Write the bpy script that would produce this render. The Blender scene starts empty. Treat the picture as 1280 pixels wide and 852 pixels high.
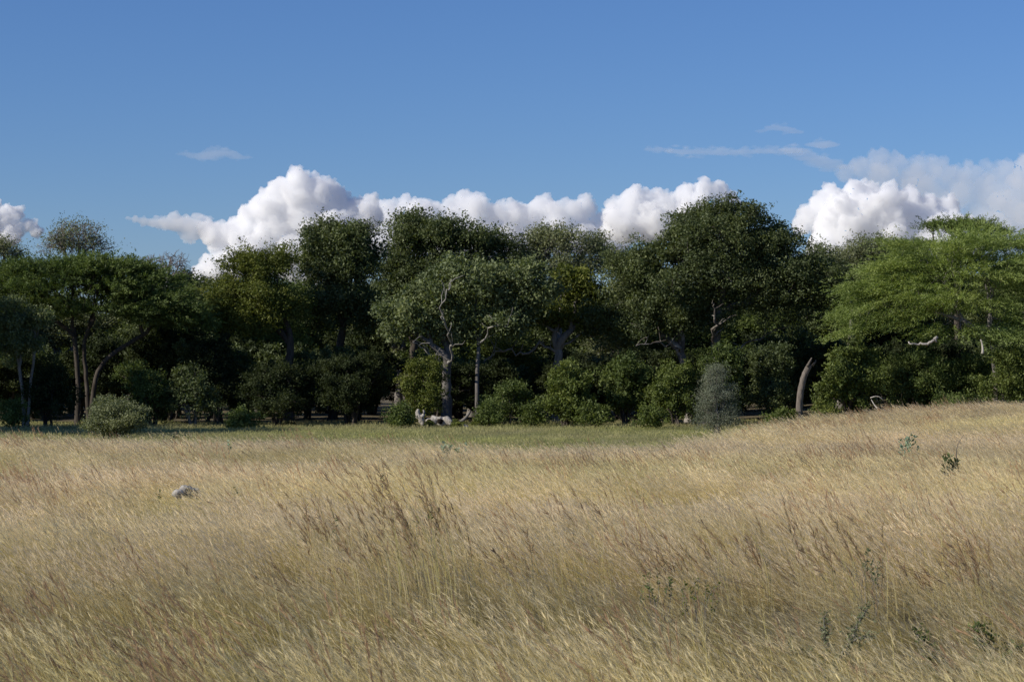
import bpy, bmesh, math, random
import numpy as np
from mathutils import Vector
sc = bpy.context.scene
C = sc.collection
R = math.radians
# ------------------------------------------------------------------ camera
CAM_Z = 3.0; F = 2712.0; HOR = 456.0
cam = bpy.data.cameras.new('camera'); co = bpy.data.objects.new('camera', cam); C.objects.link(co)
cam.sensor_width = 23.6; cam.lens = 50.0; cam.clip_end = 30000; cam.clip_start = .1
cam.dof.use_dof = True; cam.dof.focus_distance = 78.0; cam.dof.aperture_fstop = 4.5
PITCH = math.atan((HOR-426)/F)
co.location = (0, 0, CAM_Z); co.rotation_euler = (R(90)+PITCH, 0, 0); sc.camera = co
def at(px, py, Y):
    x = (px-640)/F; y = (426-py)/F
    c, s = math.cos(PITCH), math.sin(PITCH)
    dy = c-s*y; dz = s+c*y
    return Vector((x/dy*Y, Y, CAM_Z+dz/dy*Y))
# ------------------------------------------------------------------ sky and sun
TO_SUN = Vector((-.80, -.36, .50)).normalized()
w = bpy.data.worlds.new('World'); sc.world = w; w.use_nodes = True
nt = w.node_tree; bg = nt.nodes['Background']
sky = nt.nodes.new('ShaderNodeTexSky'); sky.sky_type = 'NISHITA'; sky.sun_disc = False
sky.sun_elevation = math.asin(TO_SUN.z); sky.sun_rotation = math.atan2(TO_SUN.x, TO_SUN.y)
sky.altitude = 1000; sky.air_density = 1.2; sky.dust_density = 0; sky.ozone_density = 10
mx = nt.nodes.new('ShaderNodeMix'); mx.data_type = 'RGBA'; mx.blend_type = 'MULTIPLY'; mx.inputs[0].default_value = 1
nt.links.new(sky.outputs[0], mx.inputs[6]); mx.inputs[7].default_value = (.83, .80, .91, 1)
nt.links.new(mx.outputs[2], bg.inputs[0]); bg.inputs[1].default_value = .105
sl = bpy.data.lights.new('sun', 'SUN'); so = bpy.data.objects.new('sun', sl); C.objects.link(so)
sl.energy = 5.0; sl.angle = R(.5); sl.color = (1, .93, .82)
so.rotation_euler = TO_SUN.to_track_quat('Z', 'Y').to_euler()
w.cycles.sampling_method = 'NONE'
sc.view_settings.view_transform = 'Standard'; sc.view_settings.look = 'None'; sc.view_settings.exposure = 0
sc.cycles.volume_bounces = 32; sc.cycles.max_bounces = 34; sc.cycles.diffuse_bounces = 4
sc.cycles.glossy_bounces = 2; sc.cycles.transmission_bounces = 4; sc.cycles.use_denoising = True; sc.cycles.denoiser = 'OPENIMAGEDENOISE'; sc.cycles.denoising_input_passes = 'RGB_ALBEDO_NORMAL'; sc.cycles.denoising_prefilter = 'NONE'
sc.cycles.use_adaptive_sampling = False

# ------------------------------------------------------------------ helpers
def smooth(a, b, x):
    t = np.clip((np.asarray(x, float)-a)/(b-a), 0, 1); return t*t*(3-2*t)
_r = np.random.default_rng(99)
_K = [(_r.normal(0, 1, 2), _r.uniform(0, 6.28)) for _ in range(24)]
def fbm(x, y, scale, seed=0):
    "smooth pseudo noise -1..1 from rotated sines"
    x = np.asarray(x, float)/scale; y = np.asarray(y, float)/scale; s = 0
    for i in range(8):
        k, p = _K[(i+seed*5) % 24]; f = 1.0+.45*i
        s = s+np.sin(f*(k[0]*x+k[1]*y)*1.4+p+seed*1.7)/(1+.35*i)
    return s/2.6
def gz(x, y):
    x = np.asarray(x, float); y = np.asarray(y, float)
    z = .80*smooth(9, 26, x)*smooth(50, 105, y)
    z = z+.10*fbm(x, y, 14, 1)*smooth(5, 30, y)*(1-smooth(60, 75, y)*.6)
    return z
def G(x, y): return float(gz(x, y))
def mesh_q(name, V, Q, attr=None, smooth_sh=False, k=4):
    me = bpy.data.meshes.new(name); n = len(Q)
    V = np.asarray(V, dtype=np.float32)
    me.vertices.add(len(V)); me.vertices.foreach_set('co', V.ravel())
    me.loops.add(n*k); me.loops.foreach_set('vertex_index', np.asarray(Q, dtype=np.int32).ravel())
    me.polygons.add(n); me.polygons.foreach_set('loop_start', np.arange(0, n*k, k, dtype=np.int32))
    if smooth_sh: me.polygons.foreach_set('use_smooth', np.ones(n, dtype=bool))
    me.update(calc_edges=True)
    if attr is not None:
        a = me.attributes.new('rv', 'FLOAT', 'POINT'); a.data.foreach_set('value', np.asarray(attr, dtype=np.float32))
    return me
def link(name, me, mat=None, parent=None, kind=None):
    o = bpy.data.objects.new(name, me); C.objects.link(o)
    if mat: me.materials.append(mat)
    if parent: o.parent = parent
    if kind: o['kind'] = kind
    return o
def tag(o, label, cat, group=None):
    o['label'] = label; o['category'] = cat
    if group: o['group'] = group
    return o
def empty(name, loc, label, cat, group=None):
    o = bpy.data.objects.new(name, None); C.objects.link(o); o.location = loc; o.empty_display_size = .3
    return tag(o, label, cat, group)

# ------------------------------------------------------------------ materials
def newmat(name):
    m = bpy.data.materials.new(name); m.use_nodes = True; n = m.node_tree; n.nodes.clear()
    return m, n, n.nodes.new('ShaderNodeOutputMaterial')
def ramp(n, fac, stops):
    r = n.nodes.new('ShaderNodeValToRGB'); e = r.color_ramp.elements
    while len(e) < len(stops): e.new(.5)
    for q, (p, c) in zip(e, stops): q.position = p; q.color = (*c, 1)
    n.links.new(fac, r.inputs[0]); return r.outputs[0]
def noise_tex(n, scale, detail=4, coord='Object', stretch=None, rough=.55):
    tc = n.nodes.new('ShaderNodeTexCoord'); v = tc.outputs[coord]
    if stretch:
        mp = n.nodes.new('ShaderNodeMapping'); mp.inputs['Scale'].default_value = stretch; n.links.new(v, mp.inputs[0]); v = mp.outputs[0]
    t = n.nodes.new('ShaderNodeTexNoise'); t.inputs['Scale'].default_value = scale; t.inputs['Detail'].default_value = detail
    t.inputs['Roughness'].default_value = rough
    n.links.new(v, t.inputs['Vector']); return t.outputs[0]
def mixc(n, f, a, b, mode='MIX'):
    m = n.nodes.new('ShaderNodeMix'); m.data_type = 'RGBA'; m.blend_type = mode
    for i, s in ((0, f), (6, a), (7, b)):
        if hasattr(s, 'links'): n.links.new(s, m.inputs[i])
        elif i == 0: m.inputs[i].default_value = s
        else: m.inputs[i].default_value = (*s, 1)
    return m.outputs[2]
def leafmat(name, dark, mid, light, trans=.32, gloss=.015, nscale=.35):
    m, n, o = newmat(name)
    a = n.nodes.new('ShaderNodeAttribute'); a.attribute_name = 'rv'
    c = ramp(n, a.outputs['Fac'], [(0, dark), (.5, mid), (1, light)])
    ns = noise_tex(n, nscale, 2)
    c2 = ramp(n, ns, [(.3, (.75, .8, .8)), (.7, (1.2, 1.15, 1.05))])
    c = mixc(n, 1, c, c2, 'MULTIPLY')
    d = n.nodes.new('ShaderNodeBsdfDiffuse'); t = n.nodes.new('ShaderNodeBsdfTranslucent'); g = n.nodes.new('ShaderNodeBsdfGlossy')
    g.inputs['Roughness'].default_value = .6; g.inputs[0].default_value = (.8, .85, .8, 1)
    n.links.new(c, d.inputs[0])
    tc = mixc(n, 1, c, (1.25, 1.3, .55), 'MULTIPLY'); n.links.new(tc, t.inputs[0])
    m1 = n.nodes.new('ShaderNodeMixShader'); m1.inputs[0].default_value = trans
    n.links.new(d.outputs[0], m1.inputs[1]); n.links.new(t.outputs[0], m1.inputs[2])
    m2 = n.nodes.new('ShaderNodeMixShader'); m2.inputs[0].default_value = gloss
    n.links.new(m1.outputs[0], m2.inputs[1]); n.links.new(g.outputs[0], m2.inputs[2])
    n.links.new(m2.outputs[0], o.inputs[0]); return m
def barkmat(name, c0, c1, scale=6, bump=.4, patch=None):
    m, n, o = newmat(name)
    b = n.nodes.new('ShaderNodeBsdfPrincipled'); b.inputs['Roughness'].default_value = .9; b.inputs['Specular IOR Level'].default_value = .2
    f = noise_tex(n, scale, 6, stretch=(1, 1, .25), rough=.65)
    c = ramp(n, f, [(.3, c0), (.68, c1)])
    if patch:
        f2 = noise_tex(n, 1.6, 3); pm = ramp(n, f2, [(.5, (0, 0, 0)), (.6, (1, 1, 1))]); c = mixc(n, pm, c, patch)
    n.links.new(c, b.inputs['Base Color'])
    bp = n.nodes.new('ShaderNodeBump'); bp.inputs['Strength'].default_value = bump; bp.inputs['Distance'].default_value = .05
    n.links.new(f, bp.inputs['Height']); n.links.new(bp.outputs[0], b.inputs['Normal'])
    n.links.new(b.outputs[0], o.inputs[0]); return m
def volmat(name, dens):
    m, n, o = newmat(name); v = n.nodes.new('ShaderNodeVolumeScatter')
    v.inputs['Color'].default_value = (.995, .996, .998, 1); v.inputs['Density'].default_value = dens; v.inputs['Anisotropy'].default_value = 0
    n.links.new(v.outputs[0], o.inputs['Volume']); return m
L_DARK = leafmat('leaf_dark_green', (.045, .062, .02), (.09, .115, .04), (.19, .22, .09), gloss=.03)
L_MID = leafmat('leaf_mid_green', (.05, .075, .02), (.11, .145, .042), (.21, .25, .09))
L_YEL = leafmat('leaf_yellow_green', (.06, .075, .016), (.13, .155, .034), (.24, .25, .07))
L_PALE = leafmat('leaf_pale_green', (.07, .09, .04), (.15, .185, .08), (.26, .29, .14), gloss=.03)
L_GREY = leafmat('leaf_grey_green', (.09, .105, .055), (.18, .20, .11), (.28, .30, .18))
L_ACAC = leafmat('leaf_feathery_bright', (.12, .165, .04), (.22, .285, .075), (.33, .39, .14), trans=.38, gloss=.02)
L_ACAD = leafmat('leaf_feathery_dark', (.04, .06, .017), (.09, .13, .034), (.18, .23, .07), trans=.3, gloss=.02)
L_BUSH = leafmat('leaf_bush_green', (.055, .075, .018), (.115, .148, .034), (.20, .235, .07), gloss=.02, nscale=1.2)
L_SHADE = leafmat('leaf_shade_dark', (.02, .028, .012), (.042, .055, .022), (.08, .095, .04), gloss=.01)  # shade under the trees put into the leaf colour
L_THORN = leafmat('leaf_silver_thorn', (.10, .115, .08), (.18, .20, .145), (.30, .32, .25), trans=.15)
L_GLAU = leafmat('leaf_glaucous', (.16, .22, .15), (.28, .36, .25), (.42, .5, .38), trans=.2)
B_DARK = barkmat('bark_dark', (.028, .022, .017), (.10, .085, .07))
B_GREY = barkmat('bark_grey', (.10, .09, .08), (.26, .24, .215))
B_PALE = barkmat('bark_pale', (.22, .20, .18), (.48, .45, .41), 3, .3)
B_SHADY = barkmat('bark_shade_grey', (.07, .065, .06), (.19, .175, .16))  # grey bark darkened to carry the shade on the baobab trunk
B_LIMB = barkmat('bark_limb_pale_grey', (.14, .13, .115), (.36, .34, .31), 4, .4)
B_MIX = barkmat('bark_flaking', (.06, .05, .04), (.18, .155, .13), 5, .5, (.28, .255, .225))
B_TWIG = barkmat('bark_bare_twig', (.13, .115, .105), (.27, .245, .23))
B_DEAD = barkmat('bark_dead_trunk', (.07, .058, .048), (.21, .18, .15), 9, .9)
B_BONE = barkmat('wood_bleached', (.16, .14, .115), (.58, .54, .48), 9, .9)

# ------------------------------------------------------------------ geometry generators
def tube(P, Rr, ns, V, Q, A, off, rv=0.5, cap=False):
    "append a tapered tube along points P"
    P = np.asarray(P, float); m = len(P)
    T = np.gradient(P, axis=0); T /= np.linalg.norm(T, axis=1)[:, None]+1e-9
    up = np.array([0, 0, 1.]) if abs(T[0][2]) < .9 else np.array([1., 0, 0])
    U = np.cross(T, up); U /= np.linalg.norm(U, axis=1)[:, None]+1e-9; W = np.cross(T, U)
    a = np.arange(ns)*2*math.pi/ns
    ring = P[:, None]+np.asarray(Rr)[:, None, None]*(np.cos(a)[None, :, None]*U[:, None]+np.sin(a)[None, :, None]*W[:, None])
    V.append(ring.reshape(-1, 3)); i = np.arange(m-1)[:, None]*ns; j = np.arange(ns)[None]; jn = (j+1) % ns
    q = np.stack([i+j, i+jn, i+ns+jn, i+ns+j], -1).reshape(-1, 4)+off
    Q.append(q); A.append(np.full(m*ns, rv)); off += m*ns
    if cap:
        for e, s in ((0, 1), (m-1, -1)):
            V.append((P[e]+0*T[e])[None]); A.append(np.array([rv])); b = off-(1 if e else 0)-(m*ns)+e*ns if False else None
            off += 1
    return off
class Wood:
    def __init__(s): s.V = []; s.Q = []; s.A = []; s.off = 0
    def add(s, P, Rr, ns): s.off = tube(P, Rr, ns, s.V, s.Q, s.A, s.off)
    def mesh(s, name, base):
        V = np.concatenate(s.V)-np.array(base); return mesh_q(name, V, np.concatenate(s.Q), smooth_sh=True)
def curve(p, q, rng, wob=.08, up=0., n=4):
    p = np.asarray(p, float); q = np.asarray(q, float); L = np.linalg.norm(q-p)
    t = np.linspace(0, 1, n)[:, None]; m = rng.normal(0, wob*L, 3); m[2] += up*L
    m2 = rng.normal(0, wob*.5*L, 3)
    return p*(1-t)+q*t+m*4*t*(1-t)*.5+m2*np.sin(t*math.pi*2)*.5
def skeleton(start, T, rng, R0, rtw, wob=.1, up=.04, trunk=None, branch=None, thick=.45, fr=.42, minr=0):
    N = len(T)
    def rad(n): return max(rtw, R0*(n/N)**.52)
    def rec(p, idx, n_par, lvl):
        n = len(idx)
        if n == 1:
            q = T[idx[0]]
            P = curve(p, q, rng, wob, 0, 3); branch.add(P, np.linspace(rad(1), rtw*.5, 3), 3); return
        X = T[idx]; c = X.mean(0); D = X-c
        ax = np.linalg.svd(D+rng.normal(0, .05, D.shape), full_matrices=False)[2][0]
        pr = D@ax; cut = np.quantile(pr, rng.uniform(.35, .65)); a = idx[pr <= cut]; b = idx[pr > cut]
        if len(a) == 0 or len(b) == 0: a, b = idx[:n//2], idx[n//2:]
        for g in (a, b):
            cg = T[g].mean(0); f = rng.uniform(.8, 1.2)*(fr if len(g) > 2 else .6)
            q = p+(cg-p)*f if len(g) > 1 else T[g[0]]
            L = np.linalg.norm(q-p)
            if len(g) > 1: q = q+rng.normal(0, .07*L, 3)
            if len(g) == 1: rec(p, g, n, lvl+1); continue
            ns = 8 if len(g) > .2*N else (5 if len(g) > 8 else 3)
            m = 6 if len(g) > .1*N else (4 if len(g) > 8 else 3)
            P = curve(p, q, rng, wob, up, m)
            (trunk if len(g) >= thick*N and lvl < 2 else branch).add(P, np.linspace(rad(n)*.85 if lvl else rad(n), rad(len(g)), m), ns)
            rec(P[-1], g, n, lvl+1)
    rec(np.asarray(start, float), np.arange(N), N, 0)
def sample_lobes(lobes, n, rng, shell=.55, topbias=0.):
    "lobes: centre(3), radii(3); points biased to the outside, none below a lobe's floor"
    sub = []
    for c, r in lobes:
        kk = 6 if r[0] > .5 else 1
        if kk == 1: sub.append((c, r)); continue
        sub.append((c, r*.72))
        for _ in range(kk):
            dd = rng.normal(0, 1, 3); dd[2] = abs(dd[2])*.9-.15; dd /= np.linalg.norm(dd)
            sub.append((c+dd*r*rng.uniform(.5, .72), r*rng.uniform(.3, .5)*np.array([1, 1, 1.05])))
    lobes = sub
    vol = np.array([l[1][0]*l[1][2]*(l[1][1]**.5) for l in lobes]); pk = rng.choice(len(lobes), n, p=vol/vol.sum())
    d = rng.normal(0, 1, (n, 3)); d /= np.linalg.norm(d, axis=1)[:, None]
    d[:, 2] = np.where((d[:, 2] < -.2) & (rng.random(n) < topbias), -d[:, 2], d[:, 2])
    r = shell+(1-shell)*rng.random(n)**.7; r = np.where(rng.random(n) < .18, rng.random(n)**.5, r); r = np.where(rng.random(n) < .07, rng.uniform(1.05, 1.3, n), r)
    c = np.array([lobes[i][0] for i in pk]); R3 = np.array([lobes[i][1] for i in pk])
    return c+d*r[:, None]*R3
def diamonds(P, D, size, asp, rng, rv, fold=.0):
    "leaf quads at P pointing along D"
    n = len(P); D = D/(np.linalg.norm(D, axis=1)[:, None]+1e-9)
    S = rng.normal(0, 1, (n, 3)); S -= (S*D).sum(1)[:, None]*D; S /= np.linalg.norm(S, axis=1)[:, None]+1e-9
    L = size*rng.uniform(.65, 1.35, n)[:, None]; W = L*asp*.5
    V = np.stack([P, P+D*L*.5+S*W, P+D*L, P+D*L*.5-S*W], 1).reshape(-1, 3)
    Q = np.arange(n*4).reshape(-1, 4); return V, Q, np.repeat(rv, 4)
def slivers(P, D, size, asp, rng, rv):
    "small far-off leaves: one triangle each"
    n = len(P); D = D/(np.linalg.norm(D, axis=1)[:, None]+1e-9)
    S = rng.normal(0, 1, (n, 3)); S -= (S*D).sum(1)[:, None]*D; S /= np.linalg.norm(S, axis=1)[:, None]+1e-9
    L = size*rng.uniform(.65, 1.35, n)[:, None]; W = L*asp*.5
    V = np.stack([P-S*W, P+S*W, P+D*L], 1).reshape(-1, 3)
    return V, np.arange(n*3).reshape(-1, 3), np.repeat(rv, 3)
def foliage_broad(T, n, rng, s1, s2, size, asp=.65, flat=.8, per=26, up=.25):
    "leaves in clumps round sprays round twig ends"
    nsp = max(1, n//per)
    ci = rng.integers(0, len(T), nsp); S = T[ci]+rng.normal(0, s1, (nsp, 3))*np.array([1, 1, flat])
    sv = rng.normal(0, .13, nsp)+rng.normal(0, .10, len(T))[ci]
    li = np.repeat(np.arange(nsp), per); P = S[li]+rng.normal(0, s2, (len(li), 3))*np.array([1, 1, .75])
    D = rng.normal(0, 1, (len(li), 3)); D[:, 2] += up
    rv = np.clip(.45+sv[li]+rng.normal(0, .13, len(li)), 0, 1)
    return slivers(P, D, size, asp, rng, rv)
def foliage_feather(T, n, rng, centre, s1, sl, size, per=30, droop=-.05, asp=.28, vflat=.5, jit=.38):
    "long sprays that carry fine leaflets on both sides, running outward from the crown's middle"
    nsp = n//per; ci = rng.integers(0, len(T), nsp); S = T[ci]+rng.normal(0, s1, (nsp, 3))*np.array([1, 1, vflat])
    O = S-np.asarray(centre); O /= np.linalg.norm(O, axis=1)[:, None]+1e-9
    O = O+rng.normal(0, jit, O.shape); O[:, 2] = O[:, 2]*.45+droop; O /= np.linalg.norm(O, axis=1)[:, None]
    sv = rng.normal(0, .12, nsp)+rng.normal(0, .12, len(T))[ci]
    li = np.repeat(np.arange(nsp), per); t = rng.random(len(li)); Ls = sl*rng.uniform(.5, 1.3, nsp)[li]
    P = S[li]+O[li]*(t*Ls)[:, None]; P[:, 2] -= .25*(t**2)*Ls*.6
    P += rng.normal(0, size*.35, P.shape)
    D = O[li]*1.0+rng.normal(0, .6, P.shape)
    rv = np.clip(.4+.25*t+sv[li]+rng.normal(0, .13, len(li)), 0, 1)
    return slivers(P, D, size, asp, rng, rv)
def px_lobes(lobes, Y):
    out = []
    for l in lobes:
        px, py, rx, rz = l[:4]; dy = l[4] if len(l) > 4 else 0; k = (Y+dy)/F
        ry = l[5] if len(l) > 5 else min(rx*k, 5.0)
        out.append((np.array(at(px, py, Y+dy)), np.array([rx*k, ry, rz*k])))
    return out
def tree(name, label, cat, Y, trunk, lobes, n_t, leaf, n_leaf, lmat, bmat, seed, kind='broad', fork=None, R0=.25, rtw=.012,
         s1=.28, s2=.16, size=.12, asp=.65, per=26, shell=.55, topbias=.5, group=None, wob=.1, up=.05, fr=.42, thick=.45, extra=None, extra_mat=0, radii=None, dy_leaf=0, sl=.8, droop=-.05, vflat=.5, jit=.38):
    """trunk: list of stems, each a list of (px, py) from its foot to its fork; lobes in px"""
    rng = np.random.default_rng(seed); LB = px_lobes(lobes, Y)
    T = sample_lobes(LB, n_t, rng, shell, topbias)
    bx = at(trunk[0][0][0], 500, Y).x; base = Vector((bx, Y, G(bx, Y)))
    e = empty(name, base, label, cat, group)
    tw = Wood(); bw = Wood(); xw = Wood()
    tops = []
    for st in trunk:
        P = np.array([at(a, b, Y+(0 if k == 0 else rng.uniform(-.25, .25)*k*.5)) for k, (a, b) in enumerate(st)])
        P[0][2] = G(P[0][0], Y)-.15
        tops.append(P)
    own = np.argmin([[abs(t[0]-tp[-1][0])+.3*abs(t[1]-tp[-1][1]) for t in T] for tp in tops], axis=0)
    for k, P in enumerate(tops):
        idx = np.where(own == k)[0]
        if len(idx) < 2: idx = rng.integers(0, len(T), 4)
        r = radii[k] if radii else (R0*(.55+.45*len(idx)/len(T)) if len(tops) > 1 else R0)
        # resample stem smoothly
        m = 4*(len(P)-1)+1; tt = np.linspace(0, len(P)-1, m); Pi = np.stack([np.interp(tt, np.arange(len(P)), P[:, c]) for c in range(3)], 1)
        for _ in range(2): Pi[1:-1] = (Pi[:-2]+2*Pi[1:-1]+Pi[2:])/4
        Pi[1:-1] += rng.normal(0, r*.12, Pi[1:-1].shape)
        rr = r*(1+.45*np.exp(-np.linspace(0, 1, m)*9))*np.linspace(1, .86, m)
        tw.add(Pi, rr, 10)
        skeleton(Pi[-1], T[idx], rng, r*.86, rtw, wob, up, tw, bw, thick, fr)
    if extra:
        for (pts, r0, r1) in extra:
            P = np.array([at(a, b, Y+d) for a, b, d in pts]); m = 4*(len(P)-1)+1; tt = np.linspace(0, len(P)-1, m)
            Pi = np.stack([np.interp(tt, np.arange(len(P)), P[:, c]) for c in range(3)], 1)
            for _ in range(2): Pi[1:-1] = (Pi[:-2]+2*Pi[1:-1]+Pi[2:])/4
            Pi[1:-1] += rng.normal(0, .05+r0*.35, Pi[1:-1].shape)
            (xw if extra_mat else bw).add(Pi, np.linspace(r0, r1, m)*rng.uniform(.88, 1.12, m), 6)
            for q in range(2, m, 2):
                dd = rng.normal(0, 1, 3); dd[2] = abs(dd[2])+.3; dd *= rng.uniform(.5, 1.3)/np.linalg.norm(dd)
                (xw if extra_mat else bw).add(curve(Pi[q], Pi[q]+dd, rng, .15, .05, 4), np.linspace(r1*.9, .012, 4), 4)
    link('trunk', tw.mesh('trunk', base), bmat, e)
    if bw.V: link('branches', bw.mesh('branches', base), bmat, e)
    if xw.V: link('pale_limbs', xw.mesh('pale_limbs', base), B_LIMB, e)
    if n_leaf:
        if kind == 'feather':
            cen = np.mean([l[0] for l in LB], 0)-np.array([0, 0, 2.0])
            V, Q, A = foliage_feather(T, n_leaf, rng, cen, s1, sl, size, per, droop, asp, vflat, jit)
        else:
            V, Q, A = foliage_broad(T, n_leaf, rng, s1, s2, size, asp, .8, per)
        link('foliage', mesh_q('foliage', V-np.array(base), Q, A, k=3), lmat, e, 'stuff')
    return e
def bush(name, label, Y, px, top, rx, n_leaf, lmat, seed, bmat=B_DARK, base_py=None, cat='bush', group=None, size=.10, asp=.7, s1=.16, s2=.11, n_t=110, ry=None, per=22, lop=1., rtw=.008, stems=5, z0=.1, shape=None, up=.25):
    "multi-stemmed shrub whose crown nearly reaches the ground"
    rng = np.random.default_rng(seed); k = Y/F; x = at(px, 500, Y).x; g = G(x, Y); H = at(px, top, Y).z-g; rxm = rx*k; ry = ry or rxm
    base = Vector((x, Y, g)); LB = []
    for i in range(9):
        a = rng.uniform(0, 6.28); q = rng.uniform(.15, .75); hh = rng.uniform(.3, .78); u = rng.uniform(.25, .5)
        LB.append((np.array([x+math.cos(a)*rxm*q, Y+math.sin(a)*ry*q, g+H*hh]), np.array([rxm*u, ry*u, H*u*.62])))
    LB.append((np.array([x+rng.uniform(-.2, .2)*rxm, Y, g+H*.6]), np.array([rxm*.6, ry*.6, H*.42])))
    LB.append((np.array([x, Y, g+H*.32]), np.array([rxm*.9, ry*.9, H*.32])))
    if isinstance(lop, list): LB = px_lobes(lop, Y)
    T = sample_lobes(LB, n_t, rng, .55, .2); T = T[T[:, 2] > g+z0]
    bw = Wood(); e = empty(name, base, label, cat, group)
    own = rng.integers(0, stems, len(T)) if stems > 1 else np.zeros(len(T), int)
    own = (np.argsort(np.argsort(np.arctan2(T[:, 1]-Y, T[:, 0]-x)))*stems//len(T))
    for s in range(stems):
        idx = np.where(own == s)[0]
        if len(idx) < 2: continue
        c = T[idx].mean(0); p0 = np.array([x+rng.normal(0, .08*rxm), Y+rng.normal(0, .08*rxm), g-.1]); p1 = p0+(c-p0)*.3; p1[2] = g+H*.22
        P = curve(p0, p1, rng, .08, 0, 4); r = max(.02, H*.018); bw.add(P, np.linspace(r*1.3, r, 4), 5)
        skeleton(P[-1], T[idx], rng, r, rtw, .12, .03, bw, bw)
    link('stems', bw.mesh('stems', base), bmat, e)
    V, Q, A = foliage_broad(T, n_leaf, rng, s1, s2, size, asp, .8, per, up)
    V[:, 2] = np.maximum(V[:, 2], g+.02)
    link('foliage', mesh_q('foliage', V-np.array(base), Q, A, k=3), lmat, e, 'stuff')
    return e
def copy_thing(o, loc, rz, s, label=None, group=None):
    c = o.copy(); C.objects.link(c); c.location = loc; c.rotation_euler = (0, 0, rz); c.scale = (s[0], s[0], s[1])
    if label: c['label'] = label
    if group: c['group'] = group
    for ch in list(o.children):
        d = ch.copy(); C.objects.link(d); d.parent = c
    return c
# ------------------------------------------------------------------ clouds
ICO_BM = bmesh.new(); bmesh.ops.create_icosphere(ICO_BM, subdivisions=2, radius=1)
IV = np.array([v.co[:] for v in ICO_BM.verts]); IF = np.array([[q.index for q in p.verts] for p in ICO_BM.faces]); ICO_BM.free()
ICO_BM = bmesh.new(); bmesh.ops.create_icosphere(ICO_BM, subdivisions=1, radius=1)
IV1 = np.array([v.co[:] for v in ICO_BM.verts]); IF1 = np.array([[q.index for q in p.verts] for p in ICO_BM.faces]); ICO_BM.free()
def cloud(label, lobes, Y, dens, seed, levels=(9, 7, 4), vox=1.15, squash=1, rs=1, dpy=0):
    rnd = random.Random(seed); P = Y/F; balls = [(at(px, py+dpy, Y)+Vector((0, dd*P, 0)), r*P*rs, 0) for px, py, r, dd in lobes]; i = 0
    while i < len(balls):
        c, r, l = balls[i]; i += 1
        if l < len(levels):
            for k in range(levels[l]):
                d = Vector((rnd.gauss(0, 1), rnd.gauss(0, 1)-.4, rnd.gauss(0, 1)+.35)).normalized()
                balls.append((c+d*(r*rnd.uniform(.78, 1.0)), r*rnd.uniform(.26, .5), l+1))
    Vs = []; Fs = []; o = 0
    for c, r, l in balls:
        if r < 1.0*P: continue
        iv, jf = (IV, IF) if r > 5*P else (IV1, IF1)
        Vs.append(iv*r*np.array([1/squash, 1, squash])+np.array(c)); Fs.append(jf+o); o += len(iv)
    V = np.concatenate(Vs); org = V.mean(0)
    ob = link('cloud', mesh_q('cloud', V-org, np.concatenate(Fs), k=3), volmat('cloud_vapour', dens/P)); ob.location = org
    rm = ob.modifiers.new('merge', 'REMESH'); rm.mode = 'VOXEL'; rm.voxel_size = vox*P; rm.use_smooth_shade = True
    s = ob.modifiers.new('soften', 'SMOOTH'); s.iterations = 1; s.factor = .5
    for sz, st in ((22, 8), (7, 5), (3, 3.4)):
        if squash < 1: st *= .35
        t = bpy.data.textures.new('cloud_noise', 'CLOUDS'); t.noise_scale = sz*P; t.noise_depth = 3
        d = ob.modifiers.new('billow', 'DISPLACE'); d.texture = t; d.texture_coords = 'GLOBAL'; d.strength = st*P; d.mid_level = .5
    return tag(ob, label, 'cloud')
Y0 = 2500.
cloud('tallest white cumulus tower at left centre above the dark round-crowned trees',
      [(395, 243, 24, 0), (372, 240, 24, -5), (350, 252, 24, 0), (330, 262, 22, -5), (312, 272, 17, 0), (415, 255, 22, 10), (380, 270, 32, 0), (345, 285, 26, 0), (420, 285, 34, 8), (300, 290, 20, 5), (280, 296, 18, 5), (262, 290, 14, 0), (285, 330, 24, 0), (262, 338, 16, 0), (320, 320, 34, 5), (380, 320, 40, 10), (250, 350, 14, 0), (440, 265, 20, 10), (460, 268, 20, 5)], Y0, 1/8, 1)
cloud('hazy pointed cloud tongue reaching left from the tallest cumulus tower',
      [(258, 286, 15, 5), (240, 283, 15, 0), (222, 281, 13, 0), (206, 279, 10, 0), (192, 278, 8, 0), (180, 276, 6.5, 0), (169, 274, 5, 0), (160, 273, 3.5, 0), (270, 300, 14, 5), (238, 295, 10, 0)], Y0, 1/14, 11, squash=.7)
rc = random.Random(5)
cloud('long low bank of billowing cloud behind the middle treetops',
      [(x, 268+rc.uniform(-7, 4), rc.uniform(14, 21), rc.uniform(-8, 8)) for x in range(475, 742, 17)]+[(x, 296, 26, 8) for x in range(460, 780, 30)], Y0*1.1, 1/10, 3)
cloud('sunlit white cumulus bank rising behind the left half of the biggest tree',
      [(770, 262, 15, 0), (790, 253, 18, -3), (806, 250, 14, 0), (830, 254, 16, 0), (855, 247, 16, 0), (880, 240, 15, -4), (900, 238, 12, 0), (913, 246, 9, 0), (780, 280, 26, 0), (820, 278, 28, 0), (865, 268, 28, 5), (905, 262, 18, 5)], Y0, 1/8, 4)
cloud('small white cloud cut by the left edge of the view',
      [(20, 268, 11, 0), (5, 272, 14, 0), (35, 282, 10, 0), (10, 292, 18, 0), (-20, 275, 25, 0), (45, 290, 8, 0)], Y0, 1/6, 5)
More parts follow.
